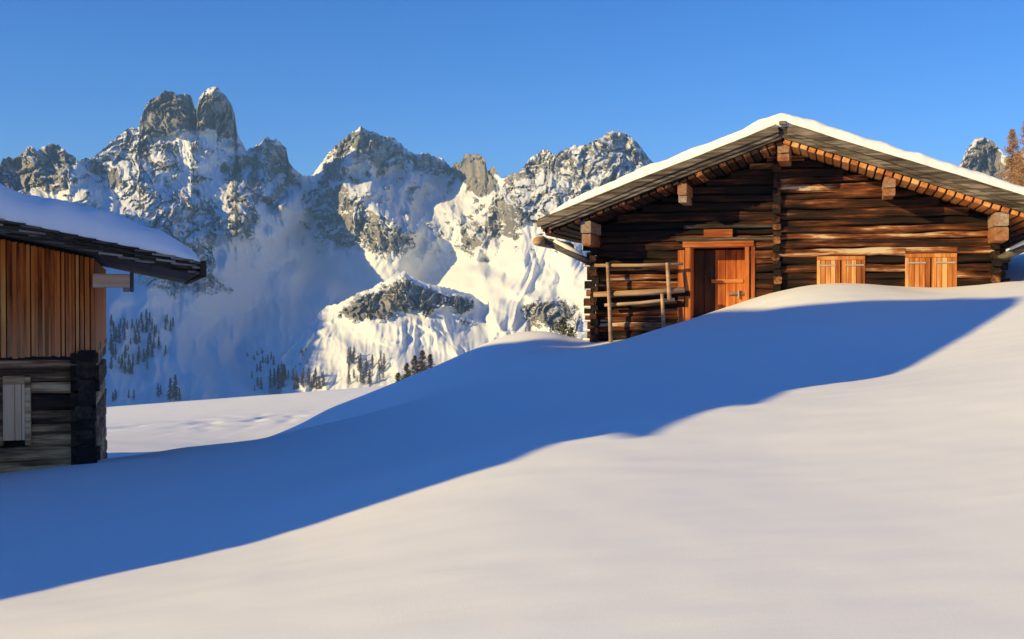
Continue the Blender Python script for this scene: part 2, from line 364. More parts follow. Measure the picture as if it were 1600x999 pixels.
gy = axis_pts([(-200, -20, 10), (-20, 2, .8), (2, 34, .11), (34, 82, .35), (82, 120, 1.5), (120, 420, 10)])
GX, GY = np.meshgrid(gx, gy)
link('snow_ground', grid_mesh('snow_ground', GX, GY, ground(GX, GY)), M_snow, None, True, kind='structure')
vx = np.linspace(-9000, 9000, 60); VX, VY = np.meshgrid(vx, np.linspace(-6000, 12000, 60))
link('valley_ground', grid_mesh('valley_ground', VX, VY, -98 + 0 * VX), M_snow, None, True, kind='structure')

# ------------------------------------------------------------------ far mountains
def sd_poly(px, py, poly):
    """signed distance (inside positive) to polygon, in photograph pixels"""
    poly = np.array(poly, float); d = np.full(px.shape, 1e18); ins = np.zeros(px.shape, bool)
    n = len(poly)
    for i in range(n):
        a = poly[i]; b = poly[(i + 1) % n]; e = b - a
        wx = px - a[0]; wy = py - a[1]
        h = np.clip((wx * e[0] + wy * e[1]) / (e @ e + 1e-9), 0, 1)
        d = np.minimum(d, (wx - h * e[0]) ** 2 + (wy - h * e[1]) ** 2)
        c = ((a[1] > py) != (b[1] > py)) & (px < (b[0] - a[0]) * (py - a[1]) / (b[1] - a[1] + 1e-12) + a[0])
        ins ^= c
    d = np.sqrt(d); return np.where(ins, d, -d)

rocks = [  # outline, strength (share of bare rock)
 ([(215,205),(222,175),(236,152),(266,140),(298,146),(305,170),(312,148),(335,134),(352,146),(366,172),(373,213),(340,204),(310,204),(290,200),(262,212),(240,222)], 1.35),
 ([(-60,240),(0,240),(45,226),(90,222),(118,242),(122,275),(95,300),(60,292),(30,305),(-60,310)], .95),
 ([(120,248),(150,240),(200,202),(232,212),(275,225),(285,268),(250,280),(232,300),(205,285),(190,300),(150,290)], .72),
 ([(190,300),(230,282),(262,300),(300,300),(345,315),(350,350),(330,400),(345,455),(300,458),(260,430),(240,360),(200,330)], .74),
 ([(345,262),(395,232),(420,214),(448,226),(462,268),(470,290),(440,335),(405,320),(400,372),(350,372),(352,310)], .80),
 ([(492,285),(520,232),(548,205),(548,235),(540,262),(520,285),(505,300)], 1.0),
 ([(545,205),(566,200),(585,228),(606,262),(598,272),(572,256),(552,228)], 1.25),
 ([(474,306),(500,292),(540,290),(560,305),(575,325),(610,340),(642,365),(638,392),(605,404),(570,388),(530,392),(492,372),(484,335)], .74),
 ([(560,200),(600,208),(640,235),(700,250),(715,268),(690,280),(640,266),(600,262)], .8),
 ([(700,256),(722,248),(726,240),(758,244),(778,262),(775,292),(752,305),(732,298),(720,282)], 1.3),
 ([(715,352),(760,330),(800,270),(850,232),(900,225),(960,203),(1010,235),(1050,262),(1100,330),(900,325),(830,355),(780,372),(735,400),(715,385)], .74),
 ([(620,332),(720,310),(730,345),(700,372),(640,362)], .35),
 ([(820,480),(850,468),(905,470),(905,512),(870,520),(830,508)], .9),
 ([(200,420),(330,415),(360,455),(300,465),(230,455)], .6),
 ([(1490,300),(1505,245),(1535,213),(1565,238),(1580,262),(1560,300)], 1.25),
 ([(-900,250),(-400,200),(-60,240),(-60,330),(-400,360),(-900,330)], .6),
 ([(1100,260),(1490,280),(1490,420),(1100,430)], .55),
 ([(1640,200),(2600,180),(2600,300),(1640,300)], .5),
]
crestA = [(-1500,0),(-1100,60),(-800,60),(-500,90),(-250,150),(-150,225),(-100,262),(-30,262),(0,258),(5,250),(12,246),(20,250),(28,243),(36,240),(42,230),(50,228),(58,236),(66,230),(75,226),(90,224),(96,231),(105,238),(118,246),(125,252),(133,246),(145,250),(152,240),(160,235),(172,222),(185,212),(200,201),(217,199),(220,185),(226,168),(236,154),(248,149),(256,143),(266,142),(276,147),(290,147),(298,149),(302,162),(305,172),(308,168),(311,154),(318,142),(326,138),(336,135),(344,141),(352,150),(361,162),(367,178),(371,208),(378,222),(386,237),(395,231),(405,226),(413,219),(419,215),(423,220),(432,217),(440,224),(447,231),(451,252),(458,262),(466,271),(478,276),(490,272),(498,260),(508,246),(520,232),(532,222),(544,211),(556,203),(564,198),(572,204),(586,207),(598,213),(612,214),(622,222),(640,237),(648,241),(658,238),(668,239),(680,246),(690,248),(700,257),(706,262),(710,254),(720,254),(724,243),(734,240),(746,240),(752,245),(758,250),(761,270),(766,262),(773,261),(778,274),(784,280),(800,271),(812,268),(824,252),(836,242),(850,234),(858,235),(868,243),(882,233),(896,228),(912,228),(926,220),(938,217),(948,207),(960,204),(972,207),(984,211),(994,222),(1003,231),(1012,245),(1030,262),(1100,290),(1200,300),(1400,310),(1490,285),(1503,250),(1512,232),(1522,219),(1535,214),(1548,220),(1558,228),(1568,243),(1580,246),(1592,240),(1606,232),(1700,205),(2000,190),(2600,240)]  # crest left of the view is added and raised to shade valley and bowl
depA = [(-1500,0,800),(-1500,400,500),(-1100,60,850),(-800,60,900),(-800,400,650),(-500,90,1000),(-500,450,750),(-250,150,1200),(-250,450,950),(-100,250,1500),(-100,450,1150),(-100,620,950),
 (0,245,1600),(0,300,1520),(90,225,1650),(100,300,1500),(160,240,1700),(200,205,1740),(250,215,1740),(340,205,1750),(225,190,1760),(262,142,1770),(336,136,1775),(372,230,1830),(385,237,1900),
 (150,450,1240),(200,350,1380),(250,420,1290),(320,440,1340),(330,330,1560),(300,290,1620),(300,240,1700),
 (420,216,1840),(440,340,1640),(480,320,1850),(470,380,1730),(430,450,1550),(430,290,1690),(470,275,1980),(400,370,1545),(400,420,1570),(440,395,1610),(380,500,1430),(480,500,1400),(500,560,1230),(300,520,1240),(180,520,1130),(180,630,1000),(300,630,1000),(400,630,1010),(500,630,1020),
 (565,200,1860),(520,240,1960),(495,300,1940),(500,370,1820),(525,310,1870),(535,370,1740),(538,252,1840),(577,250,1960),(600,288,1930),(640,315,1880),(560,290,1770),(598,326,1660),(620,352,1600),(700,362,1660),(600,395,1600),(575,392,1600),(650,290,1900),(590,360,1610),(700,305,1990),(640,237,2000),(700,262,2080),(740,242,1830),(748,300,1800),(722,300,1940),(700,400,1680),(740,400,1600),(640,400,1620),(600,412,1640),(680,440,1640),(560,440,1640),
 (800,270,1620),(850,234,1590),(960,205,1550),(800,330,1440),(900,320,1390),(770,400,1380),(740,440,1380),(860,400,1230),(900,400,1190),(1000,300,1400),(950,500,980),(900,500,1030),(830,480,1140),(740,520,1180),(850,560,950),(700,600,1000),(600,560,1150),(600,630,1000),(800,630,900),
 (1100,290,1600),(1100,400,1100),(1100,620,850),(1300,300,1500),(1300,600,800),(1535,214,1500),(1535,300,1350),(1600,235,1400),(1600,600,700),(2000,190,1000),(2000,600,500),(2600,240,800),(2600,600,400)]
dA = TPS([(c[0], c[1]) for c in depA], [c[2] for c in depA], lam=0.002)
def relief(crest, dfun, cols, nrow, bottom, rock_scale=1.0, rocks_=rocks, seedo=0, bottom_fn=None, gully=None):
    cx = np.array([c[0] for c in crest], float); cy = np.array([c[1] for c in crest], float)
    y0 = np.interp(cols, cx, cy)
    y0 = y0 + 2.4 * fbm(cols / 7.0, cols * 0 + .3, 3, 21 + seedo)
    tt = np.linspace(0, 1, nrow)
    PX, T = np.meshgrid(cols, tt)
    bt = bottom if bottom_fn is None else bottom_fn(cols)
    PY = y0[None] + (bt - y0[None]) * T
    cgx = np.linspace(cols[0], cols[-1], int((cols[-1] - cols[0]) / 12)); cgy = np.linspace(0, 700, 84)
    CX, CY = np.meshgrid(cgx, cgy); CD = dfun(CX, CY)
    cr_ = np.interp(cgx, cx, cy)
    for j_ in range(len(cgx)):
        k_ = int(np.searchsorted(cgy, cr_[j_]))
        CD[:k_, j_] = CD[min(k_, len(cgy) - 1), j_]
    CD = np.minimum.accumulate(CD, axis=0)
    CD[:, 1:-1] = (CD[:, :-2] + 2 * CD[:, 1:-1] + CD[:, 2:]) / 4
    WPX = PX + (20 * vnoise(PX / 58, PY / 58, 201) + 9 * vnoise(PX / 21, PY / 21, 202)) * sstep(0, 30, PY - y0[None]) * (1 - .75 * sstep(380, 450, PY) * sstep(760, 700, PX)); WPY = PY + 16 * vnoise(PX / 50, PY / 50, 203) * sstep(0, 30, PY - y0[None])
    fx = np.clip((WPX - cgx[0]) / (cgx[1] - cgx[0]), 0, len(cgx) - 1.001); fy = np.clip((WPY - cgy[0]) / (cgy[1] - cgy[0]), 0, len(cgy) - 1.001)
    ix = fx.astype(int); iy = fy.astype(int); fx -= ix; fy -= iy
    Yd = (CD[iy, ix] * (1 - fx) + CD[iy, ix + 1] * fx) * (1 - fy) + (CD[iy + 1, ix] * (1 - fx) + CD[iy + 1, ix + 1] * fx) * fy
    # share of rock
    wob = 9 * fbm(PX / 26, PY / 26, 4, 31 + seedo)
    rk = np.zeros(PX.shape)
    for poly, st in rocks_:
        s = sd_poly(PX, PY, poly)
        rk = np.maximum(rk, st * sstep(-9, 9, s + wob))
    if seedo == 0:
        sp_ = fbm(PX / 21 + 4, PY / 15, 4, 95)
        rk = np.maximum(rk, .72 * sstep(.28, .5, sp_) * sstep(415, 380, PY + 8 * sp_) * (1 - sstep(330, 360, PX) * sstep(480, 450, PX) * sstep(250, 290, PY)))
    edge = sstep(0, 9, PY - y0[None])       # keep the skyline where it was measured
    # rough relief: gullies and ribs running down the face, blocks and ledges
    gx_ = PX + 0.35 * (PY - 300) * np.sign(np.sin(PX / 170.0)) * 0
    rd = lambda f, sx, sy, s: 1 - 2 * np.abs(vnoise(PX / sx + .4 * f, PY / sy, s + seedo))
    wx = PX + 26 * vnoise(PX / 55, PY / 55, 61) + 9 * vnoise(PX / 20, PY / 20, 67); wy = PY + 26 * vnoise(PX / 55, PY / 55, 62) + 9 * vnoise(PX / 20, PY / 20, 68)
    big = (1 - 2 * np.abs(vnoise((wx + PX) / 124, (wy + PY) / 220, 41 + seedo))) * 28
    w2x = wx + 4 * vnoise(PX / 13, PY / 13, 63) + 1.5 * vnoise(PX / 6, PY / 6, 65); w2y = wy + 4 * vnoise(PX / 13, PY / 13, 64) + 1.5 * vnoise(PX / 6, PY / 6, 66)
    med = (1 - 2 * np.abs(vnoise(w2x / 27, w2y / 46, 42 + seedo))) * 13 + (1 - 2 * np.abs(vnoise((w2x + w2y * .25) / 11, w2y / 28, 43 + seedo))) * 9
    sm = (1 - 2 * np.abs(vnoise(w2x / 6.5, w2y / 11, 44 + seedo))) * 6 + vnoise(w2x / 4.2, w2y / 5, 45 + seedo) * 5 + vnoise(w2x / 2.3, w2y / 2.6, 46 + seedo) * 3.2
    f1 = facet(w2x / 26 + w2y / 70, w2y / 40, 301 + seedo, 1.6, .45) * 15 + facet((w2x + w2y * .3) / 12, w2y / 19, 311 + seedo, 1.9, .5) * 10
    f2 = facet((w2x - w2y * .4) / 6.2, (w2y + w2x * .2) / 8.5, 321 + seedo, 2.0, .55) * 6
    med = med * .35 + f1; sm = sm * .45 + f2
    rr = np.clip(rk, 0, 1)
    rr_s = rr * rr * (3 - 2 * rr)
    bowl = 1 - .7 * sstep(320, 390, PY) * sstep(330, 380, PX) * sstep(750, 690, PX) * (1 - rr)
    big = big * bowl
    disp = (big * (.35 + .65 * rr) * .8 + med * rr_s + sm * rr_s) * (0.4 + .6 * edge)
    soft = bowl * 10 * vnoise(PX / 75 + 5, PY / 95, 51) + 4 * vnoise(PX / 30 + PY / 60, PY / 90, 52) + (0.8 * vnoise(PX / 9, PY / 16, 53))
    disp = (disp + soft * (1 - rr * .5)) * rock_scale
    # gullies of the open lit slope
    gl = sstep(690, 760, PX) * sstep(1250, 1050, PX) * sstep(340, 400, PY)
    if seedo == 0:
        tw_ = sstep(214, 200, PY)
        disp = disp + tw_ * sstep(212, 224, PX) * sstep(380, 372, PX) * (34 - 44 * np.where(PX < 307, (PX - 252) / 45., (PX - 332) / 36.) ** 2)
        gw = PX + (PY - 400) * .42 + 9 * vnoise(PX / 60, PY / 45, 72)
        disp = disp + gl * (1 - rr) * ((13 * (1 - 2 * np.abs(vnoise(gw / 30 + 3, PY / 160, 71))) + 5 * (1 - 2 * np.abs(vnoise(gw / 12, PY / 70, 73)))) * (.35 + np.clip(vnoise(PX / 60, PY / 70, 86) + .4, 0, 1)) + 5 * vnoise(wx / 16, wy / 20, 87))
        # runnels and wind ribs of the upper snow fields
        ur = sstep(470, 330, PY) * (1 - rr * .6)
        px2 = PX + 7 * vnoise(PX / 24, PY / 24, 91)
        disp = disp + ur * (9 * (1 - 2 * np.abs(vnoise((px2 + .35 * PY) / 26, PY / 80, 74))) + 5 * (1 - 2 * np.abs(vnoise((px2 - .3 * PY) / 11, PY / 36, 75))) + 2.5 * (1 - 2 * np.abs(vnoise(px2 / 5, PY / 14, 92))))
        lo = sstep(430, 500, PY) * sstep(760, 700, PX)
        disp = disp + lo * (6 * (1 - 2 * np.abs(vnoise((PX + 5 * vnoise(PX / 24, PY / 24, 91)) / 30, PY / 150, 76))) + 4 * vnoise(wx / 14, wy / 26, 77))
    else:
        gw = 640 + (PX - 640) / (1 + (PY - 500) / 330) + 5 * vnoise(PX / 40, PY / 30, 78)
        disp = disp + sstep(488, 510, PY) * (5 * (1 - 2 * np.abs(vnoise(gw / 19, PY / 90, 79))) + 2.5 * (1 - 2 * np.abs(vnoise(gw / 8, PY / 50, 80))) + 5 * vnoise(wx / 22, wy / 22, 83) + 2 * vnoise(wx / 7, wy / 9, 84)) * (.5 + .9 * np.clip(vnoise(PX / 45, PY / 60, 85) + .4, 0, 1))
    Y2 = Yd - disp
    a, b = ray(PX, PY)
    X = a * Y2; Z = b * Y2
    # local steepness
    dXc = np.gradient(X, axis=1); dYc = np.gradient(Y2, axis=1); dZc = np.gradient(Z, axis=1)
    dXr = np.gradient(X, axis=0); dYr = np.gradient(Y2, axis=0); dZr = np.gradient(Z, axis=0)
    nx = dYc * dZr - dZc * dYr; ny = dZc * dXr - dXc * dZr; nz = dXc * dYr - dYc * dXr
    ln = np.sqrt(nx ** 2 + ny ** 2 + nz ** 2) + 1e-9; up = np.abs(nz) / ln
    pn = fbm(wx / 13 + 9, wy / 15, 5, 81 + seedo, .62)
    val = rk * 1.1 - .85 * (up - .36) + .40 * pn - .10
    rock = np.clip(val, -1, 1.4) * sstep(.05, .3, rk) - (rk < .05) * .5
    # behind the crest the mountain falls away again
    nb = 10
    k = np.arange(nb, 0, -1)[:, None]
    Xb = X[0][None] * (1 + .012 * k) ; Yb = Y2[0][None] * (1 + .012 * k); Zb = Z[0][None] - 10 * k ** 1.5 - 4
    Rb = np.repeat(rock[:1], nb, 0)
    return (np.r_[Xb, X], np.r_[Yb, Y2], np.r_[Zb, Z], np.r_[Rb, rock]), (PX, PY, X, Y2, Z)
cols = axis_pts([(-1500, -30, 9), (-30, 1060, 1.3), (1060, 1480, 6), (1480, 1640, 1.3), (1640, 2600, 12)])
(mA, gA) = relief(crestA, dA, cols, 330, 700.0)
link('mountains', grid_mesh('mountains', mA[0], mA[1], mA[2], {'rock': mA[3]}), M_mtn, None, False, kind='structure')

crestB = [(440,560),(470,525),(492,500),(500,486),(515,476),(530,474),(550,462),(575,452),(600,440),(614,430),(622,424),(632,425),(645,434),(662,442),(680,446),(700,450),(720,456),(738,462),(760,476),(775,492),(800,500),(830,520),(860,560),(900,600)]
depB = [(440,560,1130),(500,486,1230),(560,455,1200),(625,424,1180),(700,450,1190),(740,462,1210),(775,492,1200),(830,520,1100),(900,600,950),(560,500,1150),(640,495,1130),(720,490,1150),(560,560,1060),(660,560,1040),(760,560,1040),(600,620,960),(500,560,1110),(700,620,940),(500,640,960),(800,640,900),(440,640,980)]
dB = TPS([(c[0], c[1]) for c in depB], [c[2] for c in depB], lam=0.002)
rocksB = [([(522,498),(530,478),(560,462),(600,446),(625,434),(660,448),(700,456),(738,466),(742,486),(715,488),(690,480),(668,492),(640,484),(605,500),(560,500)], 1.0),
          ([(770,478),(800,485),(812,515),(790,530),(770,510)], .5), ([(722,500),(745,498),(748,512),(728,516)], .8)]
(mB, gB) = relief(crestB, dB, np.arange(440, 900, 1.3), 190, 690.0, .8, rocksB, 100)
link('mountain_spur', grid_mesh('mountain_spur', mB[0], mB[1], mB[2], {'rock': mB[3]}), M_mtn, None, False, kind='structure')
# ------------------------------------------------------------------ timber huts
rnd = random.Random(5)
def xf(mb, M):
    mb.v = [tuple(M @ Vector(q)) for q in mb.v]; return mb
def slope_frame(x0, z0, ang, y=0):
    """x runs down/up the roof slope from (x0, z0)"""
    return Matrix.Translation((x0, y, z0)) @ Matrix.Rotation(ang, 4, 'Y')
def log_rows(z0, z1, h=0.225):
    o = []; z = z0
    while z < z1:
        hh = h * rnd.uniform(.74, 1.26); o.append((z + hh / 2, hh)); z += hh
    return o
def roof_snow(name, xe0, xe1, xr, zr, p, y0, y1, T, Rf, Re, parent, seed=0, thin=1.0, nx=260, ny=70, rough=1.0):
    """snow lying on both roof slopes: rounded lip at the gable and at the eaves"""
    xs = np.linspace(xe0, xe1, nx)
    ys = np.concatenate([y0 + (np.linspace(0, 1, ny // 2) ** 2) * 1.6, np.linspace(y0 + 1.7, y1, ny // 2)])
    XX, YY = np.meshgrid(xs, ys)
    base = zr - p * np.sqrt((XX - xr) ** 2 + .02)
    lip = 1 + .12 * rough * vnoise(XX * .9, YY * 0 + .5, 3 + seed) + .08 * rough * vnoise(XX * 2.7, YY * .5, 4 + seed)
    yf = y0 + .05 * vnoise(XX * 1.1, XX * 0, 9 + seed) + .02 * rough * vnoise(XX * 5, XX * 0, 8 + seed)
    d1 = np.clip((YY - y0) / Rf, 0, 1); d2 = np.clip(np.minimum(XX - xe0, xe1 - XX) / Re, 0, 1)
    pr = (1 - (1 - d1) ** 2.4) ** (1 / 2.0) * (1 - (1 - d2) ** 2.4) ** (1 / 2.0)
    frac = np.clip(np.abs(XX - xr) / max(xr - xe0, xe1 - xr), 0, 1)
    Tt = T * (1 - (1 - thin) * frac ** 1.3)
    top = base + Tt * pr * lip + .025 * fbm(XX * .8, YY * .8, 3, 12 + seed) * pr + .014 * rough * (vnoise(XX * 3.5, YY * 3.5, 7 + seed) + .6 * vnoise(XX * 8.5, YY * 8.5, 17 + seed)) * pr
    YY2 = YY + (yf - y0) * (1 - d1)
    me = bpy.data.meshes.new(name); nr, nc = XX.shape
    vt = np.stack([XX, YY2, top], -1).reshape(-1, 3); vb = np.stack([XX, YY2, base - .01], -1).reshape(-1, 3)
    i = np.arange(nr * nc).reshape(nr, nc); fs = []
    fs += np.stack([i[:-1, :-1], i[:-1, 1:], i[1:, 1:], i[1:, :-1]], -1).reshape(-1, 4).tolist()
    j = i + nr * nc
    fs += np.stack([j[:-1, :-1], j[1:, :-1], j[1:, 1:], j[:-1, 1:]], -1).reshape(-1, 4).tolist()
    for a, b in ((i[0], j[0]), (i[:, -1], j[:, -1]), (i[-1][::-1], j[-1][::-1]), (i[::-1, 0], j[::-1, 0])):
        fs += np.stack([a[:-1], b[:-1], b[1:], a[1:]], -1).tolist()
    me.from_pydata(np.r_[vt, vb].tolist(), [], fs)
    return link(name, me, M_snow, parent, True)

# ---- the log hut on the slope (right) : local x along the gable wall, y into the building, z up
TH = math.atan2(.286, .958)
hut = empty('log_hut', (2.187, 28.65, 0), -TH, label='dark log hut with orange door and two shuttered windows under a wide snowy gable roof', cat='hut')
PR = .36; XR = 4.8; W = 9.6; DEP = 9.0
ZU = 3.80                                    # underside of the roof at the ridge
def zu(x): return ZU - PR * abs(x - XR)
DX0, DX1, DZ = 2.47, 3.82, 1.40              # door opening
wins = [(5.56, 6.69, .22, 1.13), (7.61, 8.77, .16, 1.17)]
front = MB(); ends = MB(); 
rows = log_rows(-1.9, 3.8, .205)
for (zc, h) in rows:
    if zc - h / 2 > zu(XR) - .1: break
    half = min(XR, (ZU - (zc + h * .35)) / PR)
    xa, xb = XR - half, XR + half
    if half > 4.75: xa, xb = 0.0, W
    if half < .3: break
    cuts = [4.60]
    spans = [(xa, min(4.60, xb)), (max(4.60, xa), xb)] if half > .5 else [(xa, xb)]
    for (s0, s1) in spans:
        segs = [(s0, s1)]
        for (o0, o1, oz0, oz1) in [(DX0 - .02, DX1 + .02, -5, DZ + .02)] + wins:
            if zc + h * .4 > oz0 and zc - h * .4 < oz1:
                ns = []
                for (a, b) in segs:
                    if b <= o0 or a >= o1: ns.append((a, b)); continue
                    if o0 - a > .05: ns.append((a, o0))
                    if b - o1 > .05: ns.append((o1, b))
                segs = ns
        for (o0, o1, oz0, oz1) in wins:
            a_, b_ = max(s0, o0 - .02), min(s1, o1 + .02)
            if b_ - a_ > .3 and zc + h / 2 > oz1 + .03 and zc - h * .4 < oz1:
                front.beam('x', a_, b_, .09, (oz1 + .02 + zc + h / 2) / 2, .19, zc + h / 2 - oz1 - .02, rnd, wob=.004, seg=.3, rd=.2)
        for (a, b) in segs:
            front.beam('x', a, b, .09 + rnd.uniform(-.035, .035), zc, .20, h * .93, rnd, wob=.022, seg=.2, rd=.34)
front.build('log_wall', M_logdark, hut)
# crossing wall logs show as ends beside the corners and at the partition
for (xc, jj, off) in ((0.0, .30, 0), (4.60, .16, .5), (W, .34, 0)):
    c = MB()
    for (zc, h) in rows:
        z = zc + h * .5
        if z + h * .3 > zu(xc) - .12: break
        c.beam('y', -rnd.uniform(.5 * jj, jj) - .03, .6, xc + rnd.uniform(-.02, .02), z, .19, h * .9, rnd, wob=.01, seg=.2, rd=.34)
        if xc != 4.60:
            s = -1 if xc == 0 else 1
            e0 = xc + s * rnd.uniform(.22, .36)
            c.beam('x', min(e0, xc + s * .05), max(e0, xc + s * .05), .09 + rnd.uniform(-.03, .03), zc, .19, h * .9, rnd, wob=.008, seg=.15, rd=.34)
    c.build('crossing_log_ends', M_logend, hut)
# little snow caps on the projecting log ends
c = MB()
for (zc, h) in rows:
    if -1.1 < zc < .9 and rnd.random() < .75:
        c = MB(); c.box(-.34, -.10, -.02, .20, zc + h * .47, zc + h * .47 + .06, bev=.025); c.build('snow_cap', M_snow, hut)
for xs_ in (0.0, W):
    sides = MB()
    for (zc, h) in rows:
        if zc > zu(0) - .15: break
        sides.beam('y', .3, DEP, xs_, zc + h * .5, .19, h * .97, rnd, seg=1.0)
    sides.build('side_wall', M_logdark, hut)
bk = MB()
bk.add([(0, DEP, -1.9), (W, DEP, -1.9), (W, DEP, zu(W)), (XR, DEP, ZU), (0, DEP, zu(0)), (0, DEP - .2, -1.9), (W, DEP - .2, -1.9), (W, DEP - .2, zu(W)), (XR, DEP - .2, ZU), (0, DEP - .2, zu(0))],
       [(0, 1, 2, 3, 4), (9, 8, 7, 6, 5), (0, 5, 6, 1), (1, 6, 7, 2), (2, 7, 8, 3), (3, 8, 9, 4), (4, 9, 5, 0)])
bk.build('back_wall', M_logdark, hut)
lin2 = MB()
for (a, b, z0, z1) in ((.12, DX0 - .2, -1.9, 1.9), (DX1 + .2, W - .12, -1.9, 1.9), (DX0 - .2, DX1 + .2, DZ + .15, 1.9)): lin2.box(a, b, .22, .26, z0, z1)
lin2.add([(.12, .24, 1.9), (W - .12, .24, 1.9), (W - .12, .24, zu(W) - .05), (XR, .24, ZU - .05), (.12, .24, zu(0) - .05)], [(0, 1, 2, 3, 4)])
lin2.build('inner_lining', M_dark, hut)
# purlins carrying the roof
for (xc, zt, w_, hh) in ((0.0, 2.07, .25, (.31, .31)), (2.4, 2.94, .22, (.28, .18)), (4.8, 3.80, .28, (.22, .18)), (7.2, 2.94, .26, (.24, .20)), (9.6, 2.07, .31, (.32, .34))):
    m = MB(); z = zt - .01
    for q, h in enumerate(hh):
        m.beam('y', -1.2 + q * .05, DEP + .9, xc + rnd.uniform(-.01, .01), z - h / 2, w_ * (1 - .05 * q), h * .98, rnd, wob=.006, seg=.9, rd=.16); z -= h
    m.build('purlin', M_purlin, hut)
# roof
Y0, Y1 = -1.38, DEP + 1.0
XE0, XE1 = -1.04, 10.9
roof = empty('roof', (0, 0, 0)); roof.parent = hut
for s in (-1, 1):
    bat = MB(); n = 32 if s > 0 else 31; Ls = (XR - XE0) if s < 0 else (XE1 - XR)
    for i in range(n):
        t = (i + .5) / n * Ls; x = XR + s * t; z = ZU - PR * t + .055
        Mx = Matrix.Translation((x, 0, z)) @ Matrix.Rotation(s * math.atan(PR), 4, 'Y')
        b_ = MB(); b_.box(-.082, .082, Y0 + .10 + rnd.uniform(-.03, .03), Y1 - .1, -.062 + rnd.uniform(-.012, .01), .05, bev=.012)
        xf(b_, Mx); bat.add(b_.v, b_.f)
    bat.build('roof_battens', M_batten if s > 0 else M_batten_shade, roof)
slab = MB(); zt = .115
def gable_slab(mb, zlo, zhi, ya, yb, e0, e1):
    p = []
    for y in (ya, yb):
        p += [(e0, y, zu(e0) + zlo), (XR, y, ZU + zlo), (e1, y, zu(e1) + zlo), (e1, y, zu(e1) + zhi), (XR, y, ZU + zhi), (e0, y, zu(e0) + zhi)]
    mb.add(p, [(0, 1, 4, 5), (1, 2, 3, 4), (7, 6, 11, 10), (8, 7, 10, 9), (0, 6, 7, 1), (1, 7, 8, 2), (5, 4, 10, 11), (4, 3, 9, 10), (0, 5, 11, 6), (2, 8, 9, 3)])
gable_slab(slab, .112, .40, Y0 + .06, Y1, XE0 + .05, XE1 - .05)
slab.build('shingle_layers', M_greywood, roof)
for s in (-1, 1):
    ang = s * math.atan(PR); Ls = ((XR - XE0) if s < 0 else (XE1 - XR)) / math.cos(math.atan(PR))
    # edge boards of the gable, overlapping; the long axis follows the slope
    for (zc, h, yo, ta, tb) in ((.155, .11, .06, .0, Ls * .97), (.225, .10, .02, .03, Ls), (.345, .15, -.03, 0.0, Ls * .62), (.325, .15, -.015, Ls * .60, Ls * 1.01), (.43, .04, .0, 0.0, Ls)):
        m = MB()
        m.beam('x', s * ta, s * tb, Y0 + yo, zc, .05, h, rnd, wob=.008, seg=.35, rd=.2)
        xf(m, Matrix.Translation((XR, 0, ZU)) @ Matrix.Rotation(ang, 4, 'Y'))
        m.build('verge_board', M_greywood, roof)
    # board at the eave
    e = MB(); xe = XE0 if s < 0 else XE1
    e.box(xe - .03, xe + .03, Y0, Y1, zu(xe) + .10, zu(xe) + .36, bev=.01); e.build('eave_board', M_greywood, roof)
cap = MB(); cap.box(XR - .09, XR + .09, Y0 - .08, Y0 + .5, ZU + .40, ZU + .49, bev=.02); cap.build('ridge_cap', M_greywood, roof)
roof_snow('snow_cover', XE0 + .12, XE1 - .05, XR, ZU + .44, PR, Y0 + .04, Y1, .32, .20, .7, roof, thin=.80, rough=1.2)
# braces under the eaves
for s, xw in ((-1, 0.0), (1, W)):
    b_ = MB()
    b_.tube([(xw + s * .06, -.25, 1.03), (xw + s * .75, -.28, 1.37), (xw + s * 1.40, -.3, 1.68)], [.085, .095, .10], 9, rnd=rnd, rough=.12)
    o = b_.build('eave_brace', M_eave, hut, True)
    b2 = MB(); b2.tube([(xw + s * 1.40, -.62, 1.60), (xw + s * 1.42, 3.0, 1.62)], [.13, .13], 10, rnd=rnd, rough=.1); b2.build('eave_pole', M_pale if s < 0 else M_eave, hut, True)
    if True:
        sb = MB(); sb.tube([(xw + s * .30, -.26, 1.25), (xw + s * .7, -.29, 1.45), (xw + s * 1.05, -.3, 1.62)], [.05, .075, .05], 8); sb.build('snow_on_brace', M_snow, hut, True)
# door
fr = empty('door_frame', (0, 0, 0)); fr.parent = hut
def part(name, mat, parent, boxes, bev=.008):
    m = MB()
    for q in boxes: m.box(*q, bev=bev)
    return m.build(name, mat, parent)
part('jamb', M_orange, fr, [(DX0 - .14, DX0, -.06, .66, -1.2, DZ + .02)]); part('jamb', M_orange, fr, [(DX1, DX1 + .11, -.07, .66, -1.2, DZ + .02)])
part('casing', M_orange, fr, [(DX0 - .33, DX0 - .16, -.035, .03, -.5, DZ - .05)]); part('casing', M_orange, fr, [(DX1 + .15, DX1 + .25, -.05, .03, -.9, DZ + .08)])
part('lintel', M_orangex, fr, [(DX0 - .20, DX1 + .22, -.085, .66, DZ + .022, DZ + .17)])
part('sign_board', M_orangex, hut, [(2.80, 3.52, -.10, -.02, 1.66, 1.86)])
pl = MB()
pl.beam('x', 2.1, 4.55, -.03, DZ + .215, .16, .09, rnd, wob=.01); pl.beam('x', 2.3, 4.5, -.05, DZ + .53, .14, .10, rnd, wob=.012); pl.build('lintel_planks', M_greywood, fr)
door = empty('door', (0, 0, 0)); door.parent = hut
for k in range(5):
    w_ = (DX1 - DX0) / 5
    part('plank', M_orange if k > 1 else M_door_shade, door, [(DX0 + k * w_ + .006, DX0 + (k + 1) * w_ - .006, .56 + rnd.uniform(-.008, .008), .60, -1.1, DZ - .03)], .006)
part('rail', M_orangex, door, [(DX0 + .5, DX1 - .08, .525, .558, -.55, -.43)]); part('rail', M_orangex, door, [(DX0 + .45, DX1 - .08, .525, .558, .52, .62)])
